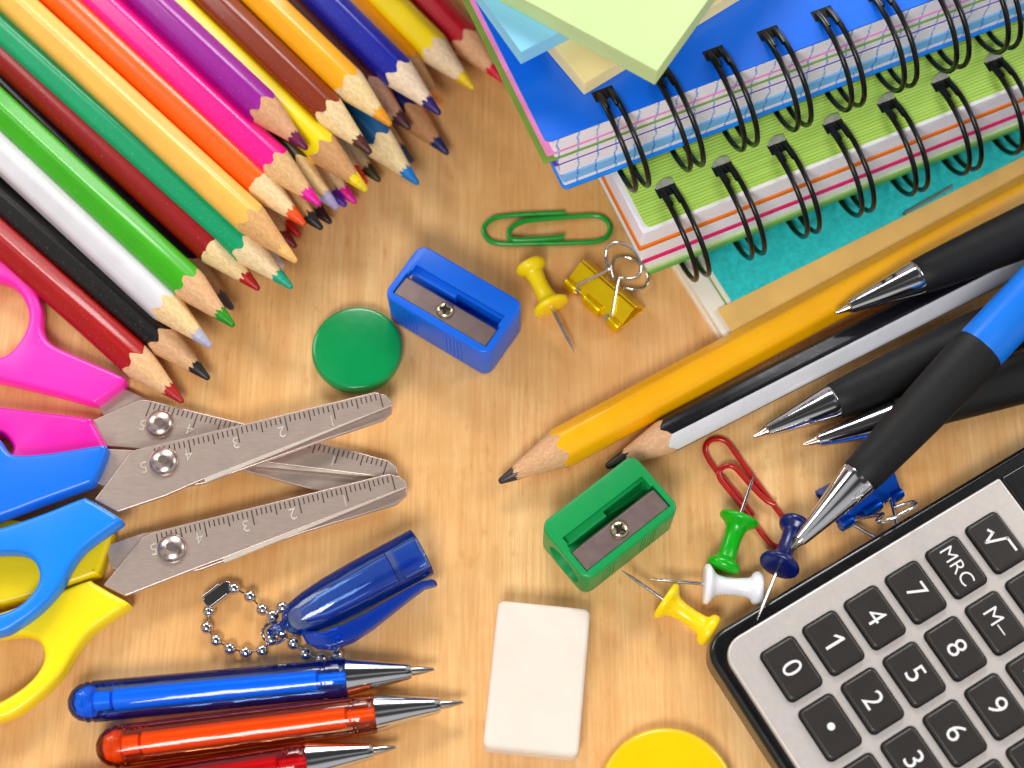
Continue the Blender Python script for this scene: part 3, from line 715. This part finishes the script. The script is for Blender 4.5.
grip_pen((753, 437), (985, 336), .40, .55, 'black pen with silver cone, beside the striped pencil', blackp, r1=.54, cone=1.77)
grip_pen((803, 445), (1024, 378), .36, .50, 'black pen with silver cone, passing underneath the blue pen', blackp, r1=.50)
grip_pen((788, 553), (982, 347), .62, 1.75, 'blue pen with black grip and silver cone, on top of the other pens', pm('0b78e0', .32, var=.04, rv=.05, name='barrel_plastic'), grip_len=3.36, r0=.37, r1=.50, cone=1.98)

# ------------------------------------------------------------------ notebooks
def notebook(name, label, o_px, x_px, z0, T, layers, cover, W, Dp, holes, pitchn, c0=.10, Rr=1.0, white_flap=False, base=None, gap=.27):
    O = P(*o_px, z0); X = P(*x_px, z0)
    Mx = axes(O, X - O); root = thing(name, label, 'notebook', Mx, 'spiral notebooks'); inv = Mx.inverted()
    for nm, a, b, dx, dy, mt, lab in layers:
        zt, zb = T * (1 - a), T * (1 - b)
        g = G().prism(rrect(dx, dy, W + rnd.uniform(-.05, .05), Dp, .12 if 'cover' in nm else .05, 4), zb + .002, zt - .002)
        p = obj(nm, g, mt, root, bevel=.008 if zt - zb > .03 else 0)
        if lab: p['label'] = lab
    h0 = inv @ P(*holes[0], z0 + T); h1 = inv @ P(*holes[1], z0 + T); step = (h1.x - h0.x) / pitchn
    wire = pm('070708', .3, var=.05, spec=.4, name='coated_ring_wire'); hol = pm('050505', .8, name='hole'); flap = pm('a3a79a', .4, var=.2, vs=8, name='flap_grey')
    zc = T / 2; k = 0; x = h0.x - .09
    hy = -c0 + math.sqrt(max(Rr ** 2 - (T / 2) ** 2, .02))
    while x < W - .5 and k < 14:
        def circ(xx, a0, a1, n): return [V((xx + .30 * (1 - cos(R(a0 + (a1 - a0) * i / n))) / 2, -c0 - Rr * sin(R(a0 + (a1 - a0) * i / n)), zc + Rr * cos(R(a0 + (a1 - a0) * i / n)))) for i in range(n + 1)]
        s0 = -math.degrees(math.asin(min(1, math.sqrt(max(Rr ** 2 - (T / 2) ** 2, 0)) / Rr)))
        p1 = circ(x - gap / 2, s0 - 10, 204, 40); p2 = circ(x + gap / 2, 204, s0 - 10, 40)
        g = G().tube(p1 + [p1[-1] * .5 + p2[0] * .5 + V((0, .08, -.05))] * 0, .052, 10); g.tube(p2, .052, 10)
        g.tube([p1[0], V((x, p1[0].y + .03, p1[0].z - .03)), p2[-1]], .043, 8)
        # the squeezed neck of the wire loop above the hole
        a = circ(x - gap * .36, s0 - 6, s0 + 22, 6); b = circ(x + gap * .36, s0 - 6, s0 + 22, 6)
        g.tube([V((q.x, q.y, q.z + .015)) for q in a], .05, 8); g.tube([V((q.x, q.y, q.z + .015)) for q in b], .05, 8)
        obj('binding_ring', g, wire, root, sharp=60)
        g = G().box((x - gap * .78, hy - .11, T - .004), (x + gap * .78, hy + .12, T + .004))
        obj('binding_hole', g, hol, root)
        if white_flap:  # small pale grey piece behind each hole
            g = G().add([(x - gap * .70, hy + .10, T + .006), (x + gap * .72, hy + .10, T + .006), (x + gap * .62, hy + .20, T + .07), (x + gap * .1, hy + .24, T + .06), (x - gap * .6, hy + .17, T + .05)], [(0, 1, 2, 3, 4)])
            obj('pale_flap', g, flap, root)
        x += step; k += 1
    return root, Mx
W_ = edge_lines('fbf6fd', False); WG = edge_lines('f8f3ff', True, linec='78aaf0')
c_or = pm('ee8412', .6, name='divider'); c_pk = pm('e0246e', .6, name='divider'); c_gr = pm('7bbf5a', .6, name='divider'); c_pu = pm('7a52b8', .6, name='divider')
c_lp = pm('e78fc0', .6, name='divider'); c_ol = pm('86a850', .6, name='divider'); lav = edge_lines('c9c8f0', False)
green = ribbed_cover('b0d858')
ZG = .62; TG = 1.80
notebook('spiral_notebook', 'spiral notebook with ribbed lime green cover lying under the blue one', (646, 269), (1015, 124), ZG, TG,
    [('cover', 0, .025, -.12, .04, green, 'ribbed lime green cover'),
     ('page_stack', .025, .32, -.24, -.03, W_, None), ('divider_sheet', .32, .40, -.27, -.06, c_or, 'orange divider'),
     ('page_stack', .40, .65, -.20, -.06, W_, None), ('divider_sheet', .65, .725, -.16, -.09, c_pk, 'pink divider'),
     ('page_stack', .725, .86, -.08, -.09, W_, None), ('divider_sheet', .86, .93, -.05, -.13, pm('c3e0a0', .6, name='divider'), None), ('cover', .93, 1, -.03, -.16, pm('6fb05a', .45, name='cover'), None)],
    None, 15.0, 10.5, ((667, 181), (993, 52)), 6, c0=-.13, Rr=1.02, white_flap=True)
ZB = ZG + TG + .12; TB = 1.80
blue = pm('0c6be2', .34, var=.05, vs=.5, coat=.2, rv=.06, name='blue_cover')
notebook('spiral_notebook', 'spiral notebook with glossy blue cover on top of the stack', (562, 186), (1010, 18), ZB, TB,
    [('cover', 0, .025, -.36, .02, blue, 'glossy blue cover'),
     ('page_stack', .025, .255, -.20, .02, WG, None), ('divider_sheet', .255, .275, -.34, .0, c_lp, 'pink divider'),
     ('page_stack', .275, .36, -.18, .01, WG, None), ('divider_sheet', .36, .382, -.41, -.02, c_ol, 'green divider'),
     ('page_stack', .382, .50, -.12, -.01, WG, None), ('divider_sheet', .50, .52, -.2, -.02, c_pu, 'purple divider'),
     ('page_stack', .52, .74, -.06, -.02, WG, None), ('page_stack', .74, .90, .0, -.05, edge_lines('84c2fa', True, linec='4a86d8'), 'light blue pages'),
     ('page_stack', .90, .965, .02, -.05, WG, None), ('cover', .965, 1, -.02, -.12, pm('2b86e0', .35, name='cover'), 'light blue back cover')],
    None, 15.5, 10.5, ((610, 95), (827, 11.5)), 4, c0=-.07, Rr=1.02)

# stapled pad at the bottom of the stack
O = P(724, 338, .42); X = P(1024, 187, .42); O.z = X.z = 0
Mx = axes(O, X - O); root = thing('notepad', 'stapled notepad with teal cover and tan spine tape, bottom of the stack', 'notepad', Mx)
cream = pm('f0e6d2', .7, var=.05, bump=.1, bs=20, name='card')
obj('back_board', G().prism(rrect(0, 0, 15, 10.5, .03, 2), 0, .16), cream, root, bevel=.01)
obj('page_stack', G().prism(rrect(.03, .02, 14.9, 10.4, .03, 2), .163, .37), edge_lines('f2ead8', False), root)
obj('divider_sheet', G().prism(rrect(.42, .05, 14.9, 10.4, .03, 2), .373, .378), pm('86b07a', .6, name='divider'), root)
obj('inner_sheet', G().prism(rrect(.46, .04, 14.9, 10.4, .03, 2), .381, .39), cream, root)
obj('cover', G().prism(rrect(.56, .04, 14.9, 10.4, .03, 2), .393, .415), pm('44c8c8', .75, var=.16, vs=9, bump=.35, bs=14, specks=.25, name='mottled_card'), root)
obj('spine_tape', G().prism(rrect(.20, -.012, 14.95, .60, .02, 2), .417, .43), pm('e6bd78', .5, var=.10, vs=1.2, bump=.15, bs=6, name='tape'), root)
inv = Mx.inverted(); a = inv @ P(904, 214, .43); b = inv @ P(952, 187, .43)
obj('staple', G().tube([V((a.x, a.y, .40)), V((a.x, a.y, .465)), V((b.x, b.y, .465)), V((b.x, b.y, .40))], .03, 8), pm('9a9490', .3, 1.0, name='staple_wire'), root)
a = inv @ P(898, 233, .43); b = inv @ P(944, 209, .43)
obj('tape_tear', G().box((a.x, -.02, .40), (b.x, .06, .434)), pm('a2592c', .8, name='torn_card'), root)

# sticky note pads
def pad(corner, xdir, color, label, z0, z1, wx, wy):
    """corner: the corner nearest the viewer; xdir: a point along its right-hand edge"""
    A = P(*corner, z1); B = P(*xdir, z1); A.z = B.z = z0
    Mx = axes(A, B - A)
    key = pm(color, .75, var=.05, vs=.7, bump=.06, bs=30, st=(1, 1, 8), spec=.25, name='sticky_paper')
    g = G().prism(rrect(0, 0, wx, wy, .015, 2), 0, z1 - z0)
    n = int((z1 - z0) / .028)
    tag(obj('sticky_note_pad', g, key, M=Mx, bevel=.01), label, 'sticky notes', 'sticky note pads on the blue notebook')
Z0 = ZB + TB + .012
pad((585, 83), (613, 66), 'ffe8ae', 'pale yellow sticky note pad on the blue notebook, below the green pad', Z0, Z0 + .40, 5, 5)
pad((521, 52), (558, 33), '95d2f0', 'light blue sticky note pad partly under the green pad', Z0 + .405, Z0 + .80, 5, 5)
pad((657, 71), (708, 0), 'c9dda4', 'pale green sticky note pad, topmost on the blue notebook', Z0 + .805, Z0 + 1.25, 5, 5)

# ------------------------------------------------------------------ calculator
Zt = .95
zq = lambda x, y: (x / 3.2 + 704, y / 3.2 + 528)
k0 = P(*zq(280, 450), Zt); kM = P(*zq(808, 125), Zt); kd = P(*zq(402, 640), Zt); k6 = P(*zq(930, 580), Zt); k8 = P(*zq(806, 391), Zt)
av = (kM - k0) / 4; bv = ((kd - k0) + (k6 - k8)) / 2
ya = av.normalized(); xb_ = (bv - ya * bv.dot(ya)).normalized()       # x: reading direction, y: up
zc = xb_.cross(ya)
Mx = Matrix((xb_, ya, zc)).transposed().to_4x4(); Mx.translation = V((k0.x, k0.y, 0))
root = thing('calculator', 'silver desk calculator with black keys and black base', 'calculator', Mx)
inv = Mx.inverted(); pa, pb = av.length, bv.dot(xb_)
def lc(px, py, z): return inv @ P(px, py, z)
x_l = (lc(744.6, 631, Zt - .05).x + lc(1001, 477, Zt - .05).x) / 2      # upper long edge (smallest x)
y_l = (lc(731, 661, Zt - .05).y + lc(785, 768, Zt - .05).y) / 2         # short edge (smallest y)
xo = (lc(716.5, 628, .55).x + lc(1024, 452, .55).x) / 2; y_l += .07; yo = (lc(707, 649, .55).y + lc(771, 768, .55).y) / 2
nrow = 5; WX = (nrow - 1) * pb - 2 * x_l * 0 + (-x_l)
y_end = lc(1001, 477, Zt).y
blk = pm('0c0b0d', .28, var=.1, coat=.3, rv=.08, name='black_plastic')
obj('base', G().prism(rrect(xo, yo, WX + (x_l - xo), y_end + 6.5, .52, 8), 0, .72), blk, root, bevel=.12, seg=4)
pl_ = rrect(x_l, y_l, WX, y_end, .42, 8); pl_ = [(WX, y_end), (x_l, y_end)] + pl_[18:]
obj('face_plate', G().prism(pl_, .722, Zt - .05), pm('dad2cd', .38, .4, var=.04, vs=9, bump=.03, bs=60, rv=.05, name='silver_plate'), root, bevel=.05, seg=3)
obj('display_panel', G().prism(rrect(x_l + .02, y_end + .012, WX, y_end + 6.0, .05, 3), .722, Zt - .045), blk, root, bevel=.05, seg=3)
obj('display', G().prism(rrect(x_l + .6, y_end + .35, WX - .6, y_end + 3.6, .2, 6), Zt - .029, Zt - .01), pm('24282a', .1, var=.05, name='display_glass'), root, bevel=.02)
rows = [['0', '1', '4', '7', 'MRC', 'root'], ['dot', '2', '5', '8', 'M\u2013', ''], ['', '3', '6', '9', 'M+', ''], ['', '', '', '', '', ''], ['', '', '', '', '', '']]
kw, kh = pb * .405, pa * .375
kt = pm('322d2b', .36, var=.06, vs=2, rv=.06, bump=.03, bs=50, name='key_plastic'); ks = pm('0a0909', .5, name='key_skirt'); wt = pm('e6e4e6', .6, var=.02, name='key_print')
for i, row in enumerate(rows):
    for j, s_ in enumerate(row):
        cx, cy = i * pb, j * pa
        g = G().prism(rrect(cx - kw - .035, cy - kh - .035, cx + kw + .035, cy + kh + .035, .12, 5), Zt - .06, Zt - .035)
        sk = obj('key', G().prism(rrect(cx - kw, cy - kh, cx + kw, cy + kh, .10, 5), Zt - .06, Zt + .07), kt, root, bevel=.05, seg=3)
        obj('key_surround', g, ks, sk)
        zt = Zt + .071
        if s_ == 'root':
            pts = [(-.20, -.02), (-.12, .03), (-.03, -.22), (.10, .22), (.36, .22)]
            lg = G()
            ptv = [V((cx - .06 + x, cy + y * .9 , zt + .004)) for x, y in pts]
            for a, b in zip(ptv, ptv[1:]):
                d = (b - a).normalized() * .0; nn = V((-(b - a).y, (b - a).x, 0)).normalized() * .024
                e = (b - a).normalized() * .02
                lg.add([a - e - nn, b + e - nn, b + e + nn, a - e + nn], [(0, 1, 2, 3)])
                zt += .0005; ptv = ptv
        elif s_ == '1':
            lg = G().prism([(cx + .005, cy - .20), (cx + .06, cy - .20), (cx + .06, cy + .20), (cx + .018, cy + .20), (cx - .10, cy + .10), (cx - .10, cy + .045), (cx + .005, cy + .125)], zt, zt + .005)
        elif s_ == 'dot':
            lg = G().prism([(cx + .07 * cos(2 * PI * q / 24), cy - .0 + .07 * sin(2 * PI * q / 24)) for q in range(24)], zt, zt + .005)
        elif s_:
            lg = text_g(s_,   .55 if len(s_) == 1 else (.39 if len(s_) == 3 else .43), zt + .004, Matrix.Translation((cx, cy, 0)), .003)
        else: continue
        obj('key_label', lg, wt, sk)

# ------------------------------------------------------------------ studio light
w = bpy.data.worlds.new('World'); sc.world = w; w.use_nodes = True
N, L = w.node_tree.nodes, w.node_tree.links
tc = N.new('ShaderNodeTexCoord'); sx = N.new('ShaderNodeSeparateXYZ'); L.new(tc.outputs['Generated'], sx.inputs[0])
gn = N.new('ShaderNodeTexNoise'); L.new(tc.outputs['Generated'], gn.inputs[0]); gn.inputs['Scale'].default_value = 1.8; gn.inputs['Detail'].default_value = 0.0
rr_ = ramp(N, L, gn.outputs['Fac'], [(0.0, .05), (.42, .07), (.56, .66), (1.0, .80)])       # made-up pale and dark patches, added for the chrome to reflect
L.new(rr_, N['Background'].inputs[0]); N['Background'].inputs[1].default_value = .85
def area(name, loc, tgt, size, watts, colr=(1, 1, 1), sy=None):
    ld = bpy.data.lights.new(name, 'AREA'); ld.energy = watts; ld.size = size; ld.color = colr
    if sy: ld.shape = 'RECTANGLE'; ld.size_y = sy
    o = bpy.data.objects.new(name, ld); col.objects.link(o); o.location = loc
    o.rotation_euler = (V(tgt) - V(loc)).to_track_quat('-Z', 'Y').to_euler()
area('softbox_top', (-3, 46, 36), (0, 8, 0), 24, 19500, (1, .99, .97), 12)
area('softbox_back', (6, 38, 15), (0, 4, 0), 26, 4600, (1, .99, .97), 7)
area('softbox_left', (-31, 19, 26), (-2, 5, 0), 14, 4700, (1, .985, .96), 14)
area('softbox_right', (33, 12, 25), (0, 5, 0), 14, 4700, (1, .985, .96), 14)
area('softbox_overhead', (-5, -27, 32), (0, 4, 0), 13, 11400, (1, .99, .97), 11)
sc.view_settings.view_transform = 'Standard'; sc.view_settings.look = 'None'; sc.view_settings.exposure = 0; sc.view_settings.gamma = 1
sc.cycles.max_bounces = 10; sc.cycles.transparent_max_bounces = 16; sc.cycles.use_denoising = True
